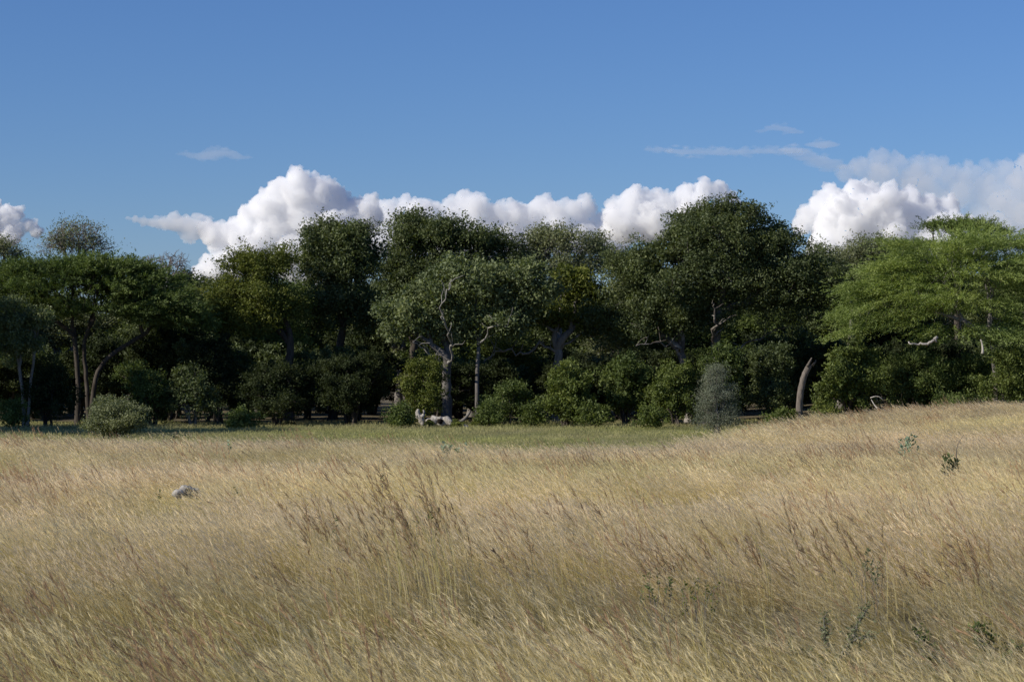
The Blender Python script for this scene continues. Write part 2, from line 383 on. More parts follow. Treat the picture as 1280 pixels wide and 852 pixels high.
cloud('bright heaped cumulus at the right between the biggest tree and flat-topped acacia',
      [(1040, 247, 16, 0), (1065, 240, 15, -4), (1088, 241, 14, 0), (1025, 257, 16, 0), (1012, 270, 16, 0), (1002, 281, 14, 0), (1112, 241, 14, 0), (1135, 248, 15, 0), (1060, 270, 34, 0), (1100, 268, 30, -8), (1140, 272, 30, 4), (1165, 255, 14, 8), (1185, 262, 18, 8), (1050, 300, 40, 0), (1110, 300, 40, 0), (1170, 300, 40, 0)], Y0*.95, 1/8, 6)
cloud('soft greyish upper cloud spreading to the right edge above the bright cumulus',
      [(1055, 205, 12, 0), (1075, 197, 15, 0), (1098, 187, 15, 0), (1120, 192, 14, 0), (1150, 194, 13, 0), (1170, 202, 18, 0), (1140, 215, 24, 0), (1100, 212, 22, 0), (1200, 227, 24, 0), (1240, 237, 28, 0), (1180, 245, 26, 0), (1230, 270, 34, 0), (1270, 265, 34, 0), (1232, 194, 9, 0), (1260, 207, 18, 0), (1215, 208, 16, 0), (1190, 208, 16, 0), (1245, 218, 20, 0), (1275, 225, 24, 0), (1160, 230, 24, 0), (1290, 202, 26, 0), (1310, 240, 40, 0), (1350, 250, 50, 0), (1330, 290, 50, 0), (1210, 290, 30, 0)], Y0*1.2, 1/48, 7, rs=1.03, dpy=13)
def wisp(label, pts, s): cloud(label, pts, Y0, 1/55, s, levels=(6, 5), vox=.9, squash=.42)
wisp('short thin white cloud wisp alone in the blue at upper left', [(x, 193+3*math.sin(x*.13)+abs(x-265)*.05, 9-abs(x-268)*.12, 0) for x in range(226, 316, 7)], 21)
wisp('long flat cloud streak left of the soft upper cloud at right', [(x, 191-abs(x-900)*.03, 7.5, 0) for x in range(846, 1000, 9)], 22)
wisp('faint ragged wisp joining the flat streak to the soft upper cloud', [(1000, 192, 9, 0), (1015, 198, 10, 0), (1030, 203, 11, 0), (988, 187, 7, 0), (1028, 181, 10, 0), (1045, 208, 10, 0)], 23)
wisp('small tilted cloud wisp above the long flat streak', [(968, 159, 6, 0), (980, 161, 7, 0), (992, 165, 6, 0), (950, 164, 4, 0), (960, 162, 4, 0)], 24)
wisp('tiny cloud scrap at the left end of the long flat streak', [(814, 187, 5, 0), (824, 187, 6, 0), (834, 187, 5, 0)], 25)

# ------------------------------------------------------------------ ground
EPX = [-900, 0, 200, 380, 550, 700, 850, 905, 950, 1030, 1150, 2200]
EY = [72, 72, 72, 71, 67, 64, 65, 72, 84, 95, 99, 99]
def y_edge(x, y):
    px = 640+np.asarray(x)/np.maximum(np.asarray(y), 5)*F
    return np.interp(px, EPX, EY)+1.6*fbm(x, y, 5, 2)
def ground():
    xs = np.concatenate([-np.geomspace(60, 6000, 18)[::-1], np.linspace(-58, 58, 160), np.geomspace(60, 6000, 18)])
    ys = np.concatenate([-np.geomspace(5, 3000, 10)[::-1], np.linspace(0, 140, 200), np.geomspace(142, 9000, 22)])
    X, Yg = np.meshgrid(xs, ys); Z = gz(X, Yg)+.02*fbm(X, Yg, 1.1, 3)*(np.abs(X) < 60)
    V = np.stack([X, Yg, Z], -1).reshape(-1, 3); nx = len(xs)
    i = np.arange(len(ys)-1)[:, None]*nx; j = np.arange(nx-1)[None]
    Q = np.stack([i+j, i+j+1, i+nx+j+1, i+nx+j], -1).reshape(-1, 4)
    Ye = y_edge(V[:, 0], V[:, 1]); lawn = smooth(-1.5, .5, V[:, 1]-Ye)*(1-smooth(101, 107, V[:, 1]+3*fbm(V[:, 0], V[:, 1], 4, 1)))
    m, n, o = newmat('soil_and_turf')
    a = n.nodes.new('ShaderNodeAttribute'); a.attribute_name = 'rv'
    f = noise_tex(n, 1.2, 8, rough=.7); f2 = noise_tex(n, .22, 4)
    soil = ramp(n, f, [(.3, (.09, .075, .045)), (.7, (.20, .165, .10))])
    turf = ramp(n, f, [(.3, (.13, .14, .06)), (.55, (.23, .235, .11)), (.75, (.34, .30, .17))])
    turf = mixc(n, ramp(n, f2, [(.45, (0, 0, 0)), (.65, (1, 1, 1))]), turf, (.19, .175, .09))
    c = mixc(n, a.outputs['Fac'], soil, turf)
    b = n.nodes.new('ShaderNodeBsdfPrincipled'); b.inputs['Roughness'].default_value = 1; b.inputs['Specular IOR Level'].default_value = .1
    n.links.new(c, b.inputs['Base Color']); bp = n.nodes.new('ShaderNodeBump'); bp.inputs['Distance'].default_value = .06; bp.inputs['Strength'].default_value = .8
    n.links.new(noise_tex(n, 6, 8, rough=.7), bp.inputs['Height']); n.links.new(bp.outputs[0], b.inputs['Normal']); n.links.new(b.outputs[0], o.inputs[0])
    link('ground', mesh_q('ground', V, Q, lawn, True), m, kind='structure')
ground()

# ------------------------------------------------------------------ grass
def grassmat(name, lo, mid, hi, alt, trans=.42):
    m, n, o = newmat(name)
    a = n.nodes.new('ShaderNodeAttribute'); a.attribute_name = 'rv'
    c = ramp(n, a.outputs['Fac'], [(0, lo), (.45, mid), (.8, hi)])
    p = n.nodes.new('ShaderNodeAttribute'); p.attribute_name = 'patch'; p.attribute_type = 'INSTANCER'
    c = mixc(n, p.outputs['Fac'], c, mixc(n, 1, c, alt, 'MULTIPLY'))
    q = n.nodes.new('ShaderNodeAttribute'); q.attribute_name = 'bright'; q.attribute_type = 'INSTANCER'
    bc = ramp(n, q.outputs['Fac'], [(0, (.7, .7, .7)), (.5, (1, 1, 1)), (1, (1.3, 1.29, 1.27))])
    c = mixc(n, 1, c, bc, 'MULTIPLY')
    d = n.nodes.new('ShaderNodeBsdfDiffuse'); t = n.nodes.new('ShaderNodeBsdfTranslucent'); n.links.new(c, d.inputs[0]); n.links.new(c, t.inputs[0])
    x = n.nodes.new('ShaderNodeMixShader'); x.inputs[0].default_value = trans
    n.links.new(d.outputs[0], x.inputs[1]); n.links.new(t.outputs[0], x.inputs[2]); n.links.new(x.outputs[0], o.inputs[0]); return m
G_STRAW = grassmat('dry_grass', (.38, .305, .115), (.78, .62, .30), (.95, .785, .53), (.86, .93, .68))
G_RED = grassmat('red_seed_grass', (.34, .28, .11), (.55, .40, .19), (.56, .37, .22), (.8, .8, .8))
G_YEL = grassmat('yellow_stem_grass', (.34, .31, .09), (.68, .60, .24), (.72, .62, .34), (.9, .9, .9))
G_TURF = grassmat('short_turf_grass', (.11, .125, .05), (.26, .28, .12), (.46, .42, .22), (.9, 1.0, .7))
def tuft(name, seed, n, h0, h1, rad, lean, width, head, mat, headlen=.3, nseg=3, spike=7, lo=0., spread=.12, low=None):
    "clump of bent blades, the upper part of many set with fine spikelets"
    rng = np.random.default_rng(seed); Vs = []; Qs = []; As = []; off = 0
    ang = rng.uniform(0, 6.283, n); rr = rad*np.sqrt(rng.random(n)); H = rng.uniform(h0, h1, n)
    hd = rng.random(n) < head
    if low: H = np.where(~hd & (rng.random(n) < low[0]), rng.uniform(low[1], low[2], n), np.where(hd, H, H*rng.uniform(.6, 1, n)))
    else: H = np.where(hd, H, H*rng.uniform(.35, .85, n))
    B = np.stack([np.cos(ang)*rr, np.sin(ang)*rr, np.zeros(n)-.03], 1)
    Ld = np.stack([-lean*rng.uniform(.5, 1.4, n)+rng.normal(0, spread, n), rng.normal(0, spread*1.2, n), np.zeros(n)], 1)
    t = np.linspace(0, 1, nseg+1)
    P = B[:, None]+H[:, None, None]*(t[None, :, None]*np.array([0, 0, 1.])+(t**1.45)[None, :, None]*Ld[:, None])
    P[:, :, 2] -= (H*np.linalg.norm(Ld, axis=1)**2*.35)[:, None]*(t**2)[None]
    wd = rng.uniform(.6, 1.3, n)*width; sa = rng.uniform(-1.35, .7, n); S = np.stack([np.cos(sa), np.sin(sa), 0*sa], 1)
    wt = np.clip(1-t*.75, .2, 1)
    A = P-S[:, None]*(wd[:, None]*wt[None])[:, :, None]*.5; Bq = P+S[:, None]*(wd[:, None]*wt[None])[:, :, None]*.5
    V = np.stack([A, Bq], 2).reshape(n, -1, 3); k = 2*(nseg+1)
    i = np.arange(nseg)*2; q = np.stack([i, i+1, i+3, i+2], 1)
    Q = (np.arange(n)[:, None, None]*k+q[None]).reshape(-1, 4)
    rv = np.clip(lo+t[None]*.62+rng.normal(0, .1, n)[:, None], 0, 1); Vs.append(V.reshape(-1, 3)); Qs.append(Q); As.append(np.repeat(rv, 2, axis=1).ravel()); off = n*k
    hi = np.where(hd)[0]
    if len(hi) and spike:
        bi = np.repeat(hi, spike); tt = 1-headlen*rng.random(len(bi)); f = tt*nseg; j = np.minimum(f.astype(int), nseg-1); u = (f-j)[:, None]
        P0 = P[bi, j]*(1-u)+P[bi, j+1]*u; T = P[bi, j+1]-P[bi, j]; T /= np.linalg.norm(T, axis=1)[:, None]
        D = T+rng.normal(0, .11, T.shape)
        v, qq, a = diamonds(P0, D, .085, .055, rng, np.clip(.85+rng.normal(0, .12, len(bi)), 0, 1))
        Vs.append(v); Qs.append(qq+off); As.append(a)
    me = mesh_q(name, np.concatenate(Vs), np.concatenate(Qs), np.concatenate(As)); me.materials.append(mat)
    return bpy.data.objects.new(name, me)
def scatter(name, label, cat, pts, rz, scl, idx, patch, bright, protos):
    "one stuff object: points that carry tufts through geometry nodes"
    me = bpy.data.meshes.new(name); me.vertices.add(len(pts)); me.vertices.foreach_set('co', np.asarray(pts, np.float32).ravel())
    for nm, tp, dat in (('rz', 'FLOAT', rz), ('scl', 'FLOAT_VECTOR', scl), ('idx', 'INT', idx), ('patch', 'FLOAT', patch), ('bright', 'FLOAT', bright)):
        a = me.attributes.new(nm, tp, 'POINT'); dat = np.asarray(dat, np.int32 if tp == 'INT' else np.float32)
        a.data.foreach_set('vector' if tp == 'FLOAT_VECTOR' else 'value', dat.ravel())
    ob = link(name, me, kind='stuff'); 
    if label: tag(ob, label, cat)
    g = bpy.data.node_groups.new(name+'_nodes', 'GeometryNodeTree')
    g.interface.new_socket('Geometry', in_out='INPUT', socket_type='NodeSocketGeometry'); g.interface.new_socket('Geometry', in_out='OUTPUT', socket_type='NodeSocketGeometry')
    N = g.nodes; Lk = g.links; gi = N.new('NodeGroupInput'); go = N.new('NodeGroupOutput')
    m2p = N.new('GeometryNodeMeshToPoints'); iop = N.new('GeometryNodeInstanceOnPoints'); gti = N.new('GeometryNodeGeometryToInstance')
    for p in reversed(protos):
        oi = N.new('GeometryNodeObjectInfo'); oi.inputs['Object'].default_value = p; Lk.new(oi.outputs['Geometry'], gti.inputs[0])
    def attr(nm, tp):
        a = N.new('GeometryNodeInputNamedAttribute'); a.data_type = tp; a.inputs[0].default_value = nm
        return a.outputs[0]
    cx = N.new('ShaderNodeCombineXYZ'); Lk.new(attr('rz', 'FLOAT'), cx.inputs[2]); e2r = N.new('FunctionNodeEulerToRotation'); Lk.new(cx.outputs[0], e2r.inputs[0])
    Lk.new(gi.outputs[0], m2p.inputs[0]); Lk.new(m2p.outputs[0], iop.inputs['Points']); Lk.new(gti.outputs[0], iop.inputs['Instance'])
    iop.inputs['Pick Instance'].default_value = True
    Lk.new(attr('idx', 'INT'), iop.inputs['Instance Index']); Lk.new(e2r.outputs[0], iop.inputs['Rotation']); Lk.new(attr('scl', 'FLOAT_VECTOR'), iop.inputs['Scale'])
    Lk.new(iop.outputs[0], go.inputs[0])
    md = ob.modifiers.new('tufts', 'NODES'); md.node_group = g
    for p in protos:
        if p.data.materials[0].name not in [m.name for m in me.materials]: me.materials.append(p.data.materials[0])
    return ob
def field():
    rng = np.random.default_rng(3)
    pr = []
    for i in range(6):
        pr.append(tuft('tuft', i, 60, .62, 1.0, .36, .60, .0042, .32, G_STRAW, spike=7, low=(.45, .16, .42), spread=.10))
    pr += [tuft('tuft_low', 10+i, 60, .22, .5, .3, .35, .006, .25, G_STRAW, spike=5) for i in range(2)]
    pr += [tuft('tuft_red', 20+i, 9, .8, 1.2, .3, .55, .004, .9, G_RED, spike=30, headlen=.3) for i in range(2)]
    pr += [tuft('tuft_stem', 30+i, 10, .7, 1.15, .3, .12, .008, .2, G_YEL, spike=4, spread=.07) for i in range(2)]
    def cloudpts(n, y0, y1, dens):
        y = rng.uniform(y0, y1, n); x = rng.uniform(-1, 1, n)*(3.5+.262*y); keep = rng.random(n) < dens(y)*(3.5+.262*y)/(3.5+.262*y1)
        return x[keep], y[keep]
    x, y = cloudpts(36000, 11, 102, lambda y: np.where(y < 60, 1.0, .9))
    k = y < y_edge(x, y)+rng.exponential(1.6, len(y))*(rng.random(len(y)) < .35); x = x[k]; y = y[k]; n = len(x)
    pn = fbm(x/2.6, y, 6, 2); pm = fbm(x, y, 2.6, 4)
    patch = np.clip(.22+.55*pn+.2*pm, 0, 1)
    # greener hollows seen in the field: (px, py of the top, rx px, rz px)
    def px_of(x, y): return 640+x/y*F
    def bump(pxc, yc, rp, ry): return np.exp(-(((px_of(x, y)-pxc)/rp)**2+((y-yc)/ry)**2))
    hollow = np.zeros(n)
    for a in ((5, 51, 60, 3), (150, 62, 60, 1.6), (230, 41.5, 34, 4.5), (380, 57, 90, 1.5), (1010, 70, 60, 1.8), (1150, 58, 50, 2), (60, 60, 120, 1.2), (700, 56, 120, 1.2), (860, 40, 120, 1.6)):
        hollow = np.maximum(hollow, bump(*a))
    thin = np.zeros(n)
    for a in ((520, 22.5, 80, 2.6), (405, 25, 45, 2.2), (1010, 23, 120, 2.2), (850, 23, 60, 2), (1040, 18.5, 60, 1.6), (1240, 19, 60, 1.4), (1150, 19, 50, 1.4)):
        thin = np.maximum(thin, bump(*a))
    hs = (1+.13*fbm(x/2, y, 4, 1)+rng.normal(0, .09, n))*(1-.55*hollow)*(1-.42*thin)*(1-.25*smooth(0, 3, y-y_edge(x, y)+3))
    near = 1-smooth(18, 40, y); patch = np.clip(patch+.7*hollow+.25*near*(.6+fbm(x, y, 2, 3)), 0, 1)
    idx = rng.integers(0, 6, n); low = rng.random(n) < .10+.5*hollow; idx = np.where(low, rng.integers(6, 8, n), idx)
    red = rng.random(n) < np.clip(.045+.09*fbm(x, y, 5, 3), 0, 1); idx = np.where(red & (hollow < .3), rng.integers(8, 10, n), idx)
    st = rng.random(n) < np.clip(.02+.10*near*(.5+fbm(x, y, 3, 2)), 0, 1); idx = np.where(st, rng.integers(10, 12, n), idx)
    s = rng.uniform(.85, 1.15, n)
    wd = 1+smooth(30, 90, y)*.5
    scl = np.stack([s*wd, s*wd, s*hs*.86], 1)
    bright = np.clip(.42+.22*smooth(24, 42, y)+.42*fbm(x/2.6, y, 3.5, 0)+rng.normal(0, .16, n), 0, 1)
    scatter('dry_grass', 'tall dry straw-coloured grass bent by the wind across the field', 'grass', np.stack([x, y, gz(x, y)], 1), rng.normal(0, .35, n), scl, idx, patch, bright, pr)
    # the short green sward in front of the wood
    tp = [tuft('turf', 40+i, 40, .05, .12, .22, .15, .010, .15, G_TURF, spike=3, lo=.15) for i in range(3)]
    n = 26000; y = rng.uniform(62, 112, n); x = rng.uniform(-1, 1, n)*(3.5+.262*y); k = y > y_edge(x, y)-1; x = x[k]; y = y[k]; n = len(x)
    s = rng.uniform(.8, 1.5, n)*(1+.3*fbm(x, y, 2, 3)); p = np.clip(.4+.5*fbm(x, y, 4, 2), 0, 1)
    scatter('lawn_grass', 'short green grass between the dry field and the wood', 'grass', np.stack([x, y, gz(x, y)], 1), rng.uniform(0, 6.28, n), np.stack([s*1.4, s*1.4, s], 1), rng.integers(0, 3, n), p, np.clip(.5+.3*fbm(x, y, 2, 1)+rng.normal(0, .15, n), 0, 1), tp)
field()
# ------------------------------------------------------------------ the trees, front row
YT = 110.
tree('acacia_tree', 'wide dark flat-crowned acacia with several thin stems at the left', 'tree', 108,
     [[(97, 520), (98, 470), (93, 420)], [(112, 520), (108, 470), (104, 430), (112, 408)], [(114, 520), (118, 470), (135, 445), (180, 418)]],
     [(20, 352, 60, 20), (75, 345, 70, 16), (130, 345, 70, 16), (180, 360, 60, 20), (215, 385, 45, 22), (100, 368, 120, 22), (40, 385, 60, 24), (-40, 370, 50, 30), (140, 392, 80, 20), (205, 400, 50, 20), (240, 405, 30, 18), (75, 342, 100, 14), (160, 345, 60, 14)],
     680, None, 140000, L_ACAD, B_DARK, 101, 'feather', R0=.17, s1=.3, sl=.8, size=.14, asp=.34, topbias=.8, thick=.8)
tree('broadleaf_tree', 'rounded yellowish-green tree with one dark forked trunk left of centre', 'tree', 112,
     [[(362, 520), (361, 470), (363, 430)]],
     [(300, 345, 40, 26), (335, 335, 40, 24), (285, 375, 34, 30), (330, 380, 45, 34), (365, 390, 30, 36), (310, 400, 40, 24), (275, 395, 22, 20), (345, 320, 25, 12)],
     330, None, 62000, L_YEL, B_DARK, 102, R0=.23, size=.11, s1=.3, s2=.15)
tree('broadleaf_tree', 'tall dense dark-green tree beside the yellowish rounded one', 'tree', 115,
     [[(415, 520), (420, 470), (425, 430)]],
     [(420, 310, 42, 32), (400, 340, 38, 35), (445, 340, 38, 40), (425, 380, 50, 35), (455, 400, 30, 30), (395, 390, 30, 25), (440, 295, 30, 18), (405, 295, 26, 16)],
     330, None, 70000, L_DARK, B_DARK, 103, R0=.22, size=.13, s1=.3, s2=.17)
tree('broadleaf_tree', 'tall dark irregular-topped tree behind the pale-leaved baobab', 'tree', 120,
     [[(520, 520), (515, 470), (518, 430)]],
     [(510, 300, 34, 30), (545, 305, 40, 32), (590, 310, 40, 26), (625, 315, 24, 20), (500, 345, 36, 40), (545, 350, 50, 35), (600, 350, 45, 30), (490, 390, 30, 35), (520, 280, 22, 14), (575, 285, 20, 10), (640, 330, 22, 18)],
     380, None, 80000, L_DARK, B_DARK, 104, R0=.24, size=.13, s1=.32, s2=.18, extra=[([(475, 395, 0), (500, 385, 0), (520, 398, 0)], .09, .03)])
tree('baobab_tree', 'pale-leaved baobab with a thick grey trunk and white branches at centre', 'tree', 109,
     [[(558, 525), (558, 490), (558, 458)], [(596, 520), (597, 460), (598, 425)]],
     [(520, 400, 34, 24), (555, 375, 38, 30), (600, 360, 40, 30), (640, 375, 32, 24), (580, 345, 40, 16), (625, 405, 38, 20), (500, 415, 25, 14), (575, 410, 45, 20), (660, 385, 22, 18), (540, 350, 22, 14), (492, 396, 26, 20), (682, 365, 26, 18), (648, 348, 36, 18), (520, 372, 24, 12)],
     330, None, 60000, L_PALE, B_SHADY, 105, R0=.34, radii=(.27, .11), size=.15, asp=.7, s1=.28, s2=.17, rtw=.018, wob=.2, per=18, dy_leaf=-.5,
     extra=[([(556, 462, 0), (545, 446, -1), (530, 436, -1.5), (516, 428, -2)], .07, .02), ([(560, 458, 0), (566, 440, -1.2), (559, 415, -2.6), (549, 390, -3.4), (557, 370, -3.8), (564, 352, -4)], .065, .02), ([(598, 430, 0), (612, 412, -1), (636, 402, -1.6)], .05, .02)], extra_mat=1)
tree('baobab_tree', 'sparse yellow-green baobab with a short white forked trunk right of centre', 'tree', 112,
     [[(697, 520), (697, 460), (697, 436)]],
     [(705, 400, 30, 16), (730, 375, 28, 22), (680, 400, 22, 14), (740, 400, 22, 24), (715, 350, 22, 14), (660, 400, 18, 12)],
     110, None, 14000, L_YEL, B_GREY, 106, R0=.24, size=.16, asp=.75, s1=.26, s2=.17, rtw=.02, wob=.16, per=16,
     extra=[([(697, 440, 0), (680, 428, 0), (660, 445, -.5), (640, 438, -.6), (618, 440, -.8), (605, 452, -1)], .08, .03), ([(697, 440, 0), (712, 425, 0), (735, 418, -.4), (755, 425, -.6)], .08, .03)])
tree('broadleaf_tree', 'thin grey-green tree with pale limbs showing behind the sparse baobab', 'tree', 121,
     [[(690, 520), (695, 470), (700, 400), (698, 360)]],
     [(690, 305, 42, 20), (735, 310, 34, 20), (660, 330, 30, 20), (705, 340, 50, 22), (760, 330, 20, 22), (670, 300, 20, 12)],
     260, None, 22000, L_GREY, B_GREY, 107, R0=.2, size=.12, s1=.3, s2=.2, rtw=.016, wob=.12, per=12)
tree('broadleaf_tree', 'biggest tree, a broad dark dome with pale patched trunk right of centre', 'tree', 111,
     [[(893, 525), (893, 470), (895, 430), (897, 400)], [(862, 525), (858, 470), (850, 440)]],
     [(885, 285, 46, 28), (925, 285, 44, 30), (850, 315, 42, 34), (800, 350, 45, 34), (770, 385, 36, 40), (820, 400, 48, 40), (895, 340, 70, 45), (955, 320, 44, 36), (1005, 362, 44, 34), (1035, 378, 22, 24), (960, 380, 60, 32), (870, 400, 48, 35), (905, 262, 26, 12), (960, 285, 22, 16), (1000, 400, 30, 16), (748, 405, 24, 34), (785, 345, 40, 32), (830, 375, 70, 50), (900, 310, 80, 40), (925, 360, 80, 50), (800, 420, 40, 30), (850, 290, 30, 20), (1010, 345, 50, 30), (822, 322, 42, 30), (795, 335, 42, 28), (1000, 337, 38, 26), (1032, 362, 30, 30), (968, 308, 36, 28), (980, 345, 50, 36)],
     900, None, 190000, L_DARK, B_MIX, 108, R0=.32, size=.12, s1=.3, s2=.17, rtw=.014,
     extra=[([(897, 440, 1), (925, 432, 1), (955, 418, .5), (985, 408, .5)], .08, .02), ([(893, 435, -.6), (889, 415, -2), (896, 398, -2.8), (893, 380, -3.2)], .09, .03), ([(852, 440, 0), (840, 432, -1), (818, 428, -2), (795, 432, -2.4)], .055, .02)])
tree('broadleaf_tree', 'thin grey-green tree with white limbs between the biggest tree and acacia', 'tree', 124,
     [[(1050, 520), (1062, 440), (1068, 385)]],
     [(1045, 330, 34, 22), (1080, 320, 36, 22), (1110, 318, 26, 18), (1020, 320, 22, 16), (1065, 350, 50, 24), (1095, 305, 20, 10)],
     240, None, 20000, L_GREY, B_GREY, 109, R0=.2, size=.12, s1=.3, s2=.2, rtw=.017, wob=.14, per=12)
tree('acacia_tree', 'bright-green umbrella acacia with layered feathery crown at the right edge', 'tree', 104,
     [[(1248, 515), (1246, 460), (1240, 425)], [(1275, 515), (1280, 460), (1290, 425)]],
     [(1225, 312, 62, 16), (1180, 328, 60, 22), (1270, 316, 60, 22), (1145, 345, 52, 24), (1115, 368, 44, 26), (1090, 392, 36, 24), (1195, 355, 80, 34), (1265, 360, 70, 42), (1160, 385, 66, 30), (1215, 395, 70, 30), (1320, 350, 60, 44), (1280, 405, 60, 22), (1076, 408, 20, 12), (1120, 402, 40, 18), (1240, 335, 80, 24), (1255, 418, 60, 14), (1195, 415, 55, 14), (1135, 318, 34, 16), (1300, 305, 50, 18)],
     820, None, 190000, L_ACAC, B_GREY, 110, 'feather', R0=.2, s1=.3, sl=1.5, size=.13, asp=.26, topbias=.9, thick=.8, droop=-.24, vflat=.3, jit=.18, per=44)
tree('acacia_tree', 'dark thin flat crown peeping over the bright umbrella acacia', 'tree', 117,
     [[(1200, 520), (1198, 400), (1196, 310)]],
     [(1200, 286, 48, 7), (1175, 290, 26, 5), (1235, 292, 26, 5), (1150, 312, 30, 12)],
     110, None, 16000, L_ACAD, B_DARK, 111, 'feather', R0=.2, s1=.15, sl=.7, size=.13, asp=.3, topbias=.8)
tree('small_tree', 'small pale-leaved tree with whitish stems at the left edge', 'tree', 103,
     [[(30, 530), (29, 490), (24, 460)], [(34, 530), (38, 480), (42, 450)]],
     [(12, 385, 18, 16), (35, 400, 24, 20), (5, 410, 20, 22), (30, 430, 28, 18), (10, 440, 22, 14)],
     110, None, 17000, L_PALE, B_GREY, 112, R0=.10, size=.11, s1=.2, s2=.13, per=16)
for k, (nm, lab, Y, tr, lb, n, seed) in enumerate([
    ('bare_tree', 'leafless twiggy grey treetop above the dark acacia at the left', 128, [(90, 520), (92, 400), (92, 345)], [(95, 300, 48, 28), (120, 312, 28, 20), (70, 310, 35, 20)], 1500, 121),
    ('bare_tree', 'leafless whitish treetop right of the dark acacia crown', 126, [(205, 520), (205, 400), (205, 365)], [(190, 333, 26, 24), (215, 330, 28, 22), (228, 345, 24, 20)], 900, 122),
    ('bare_tree', 'thinly leaved twiggy treetop at the far left edge', 127, [(-5, 520), (-5, 400), (-2, 350)], [(-5, 315, 28, 22), (20, 322, 18, 14)], 420, 123)]):
    tree(nm, lab, 'tree', Y, [tr], lb, n, None, (5000, 0, 5000)[k], L_GREY, B_TWIG, seed, R0=.18, rtw=.014, shell=.3, wob=.13, s1=.25, s2=.2, size=.10, per=10)

# ------------------------------------------------------------------ bushes under the trees
bush('shrub', 'low grey-green rounded shrub at the grass edge on the left', 88, 142, 497, 50, 26000, L_GREY, 201, size=.075, n_t=200, s1=.12)
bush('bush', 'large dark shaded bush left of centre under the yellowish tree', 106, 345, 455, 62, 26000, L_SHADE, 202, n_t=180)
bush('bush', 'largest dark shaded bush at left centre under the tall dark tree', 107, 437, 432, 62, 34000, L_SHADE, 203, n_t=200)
bush('bush', 'thin-leaved twiggy bush behind the low shrub on the left', 105, 243, 455, 36, 11000, L_DARK, 204, B_GREY, n_t=170, per=10)
bush('bush', 'yellow-green leafy bush under the left acacia behind the low shrub', 106, 190, 452, 46, 16000, L_MID, 205, n_t=150)
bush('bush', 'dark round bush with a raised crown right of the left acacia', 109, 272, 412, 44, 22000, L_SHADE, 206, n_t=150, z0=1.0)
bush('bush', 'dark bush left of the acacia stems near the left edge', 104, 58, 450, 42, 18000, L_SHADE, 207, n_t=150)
bush('bush', 'small yellow-green bush at the left foot of the grey baobab trunk', 106, 524, 446, 30, 12000, L_YEL, 208, n_t=100)
bush('bush', 'low tangled brownish shrub between the two baobabs', 106, 632, 478, 40, 11000, L_MID, 209, B_GREY, n_t=150, per=12)
bush('bush', 'bright green leafy bush left of the second bush right of centre', 105, 705, 452, 38, 20000, L_BUSH, 210, n_t=140, size=.12)
bush('bush', 'bright green bush with raised crown and bare stems under the big tree', 107, 782, 446, 38, 18000, L_MID, 211, n_t=130, size=.12, z0=.9)
bush('bush', 'dense bright green bush left of the silver thorn shrub', 105, 846, 454, 42, 22000, L_BUSH, 212, n_t=150, size=.11)
bush('bush', 'tall mid-green bush rising behind the silver thorn shrub', 106, 903, 428, 36, 22000, L_MID, 213, n_t=150, size=.11)
bush('thorn_shrub', 'silvery grey thorn shrub standing at the grass edge right of centre', 92, 897, 457, 23, 34000, L_THORN, 214, B_GREY, cat='shrub', n_t=420, size=.06, asp=.3, s1=.10, s2=.09, per=10, stems=7, z0=.0, lop=[(893, 478, 17, 22), (890, 494, 20, 20), (903, 500, 20, 24), (886, 512, 18, 20), (899, 528, 25, 16), (913, 520, 14, 18), (880, 530, 12, 12), (898, 462, 9, 9)])
bush('bush', 'dark green bush between silver shrub and leaning dead trunk', 108, 965, 428, 42, 26000, L_DARK, 215, n_t=160)
bush('bush', 'big bright green leafy bush just right of the leaning dead trunk', 103, 1060, 424, 48, 34000, L_BUSH, 216, n_t=190, size=.12)
bush('bush', 'dark green bush below the white dead branch', 105, 1140, 432, 52, 28000, L_MID, 217, n_t=170)
bush('bush', 'dark bush under the umbrella acacia between two greener bushes', 106, 1205, 440, 42, 22000, L_MID, 218, n_t=150)
bush('bush', 'dense green bush at the right edge under the umbrella acacia', 103, 1262, 430, 42, 28000, L_BUSH, 219, n_t=170)
for k, (px, top, rx, Y, m, lab) in enumerate([
    (18, 500, 18, 100, L_MID, 'knee-high weedy bush at the left edge below the pale-stemmed tree'),
    (500, 506, 14, 102, L_MID, 'little leafy bush left of the bleached log'),
    (612, 503, 18, 103, L_MID, 'little leafy bush right of the bleached log'),
    (665, 505, 14, 103, L_BUSH, 'little bush at the foot of the two bright green bushes'),
    (742, 505, 20, 102, L_BUSH, 'low weeds between two bright green bushes right of centre'),
    (812, 508, 18, 101, L_BUSH, 'low weeds left of the silver thorn shrub'),
    (975, 512, 18, 101, L_BUSH, 'little bush at the left foot of the leaning dead trunk'),
    (1032, 508, 22, 99, L_YEL, 'pale green low bush at the right foot of the leaning trunk'),
    (1195, 490, 26, 102, L_MID, 'low weeds at the field edge under the umbrella acacia'),
    (300, 512, 20, 100, L_MID, 'small leafy bush in front of the large dark bushes at left')]):
    bush('bush', lab, Y, px, top, rx, 3200, m, 230+k, n_t=45, stems=3)

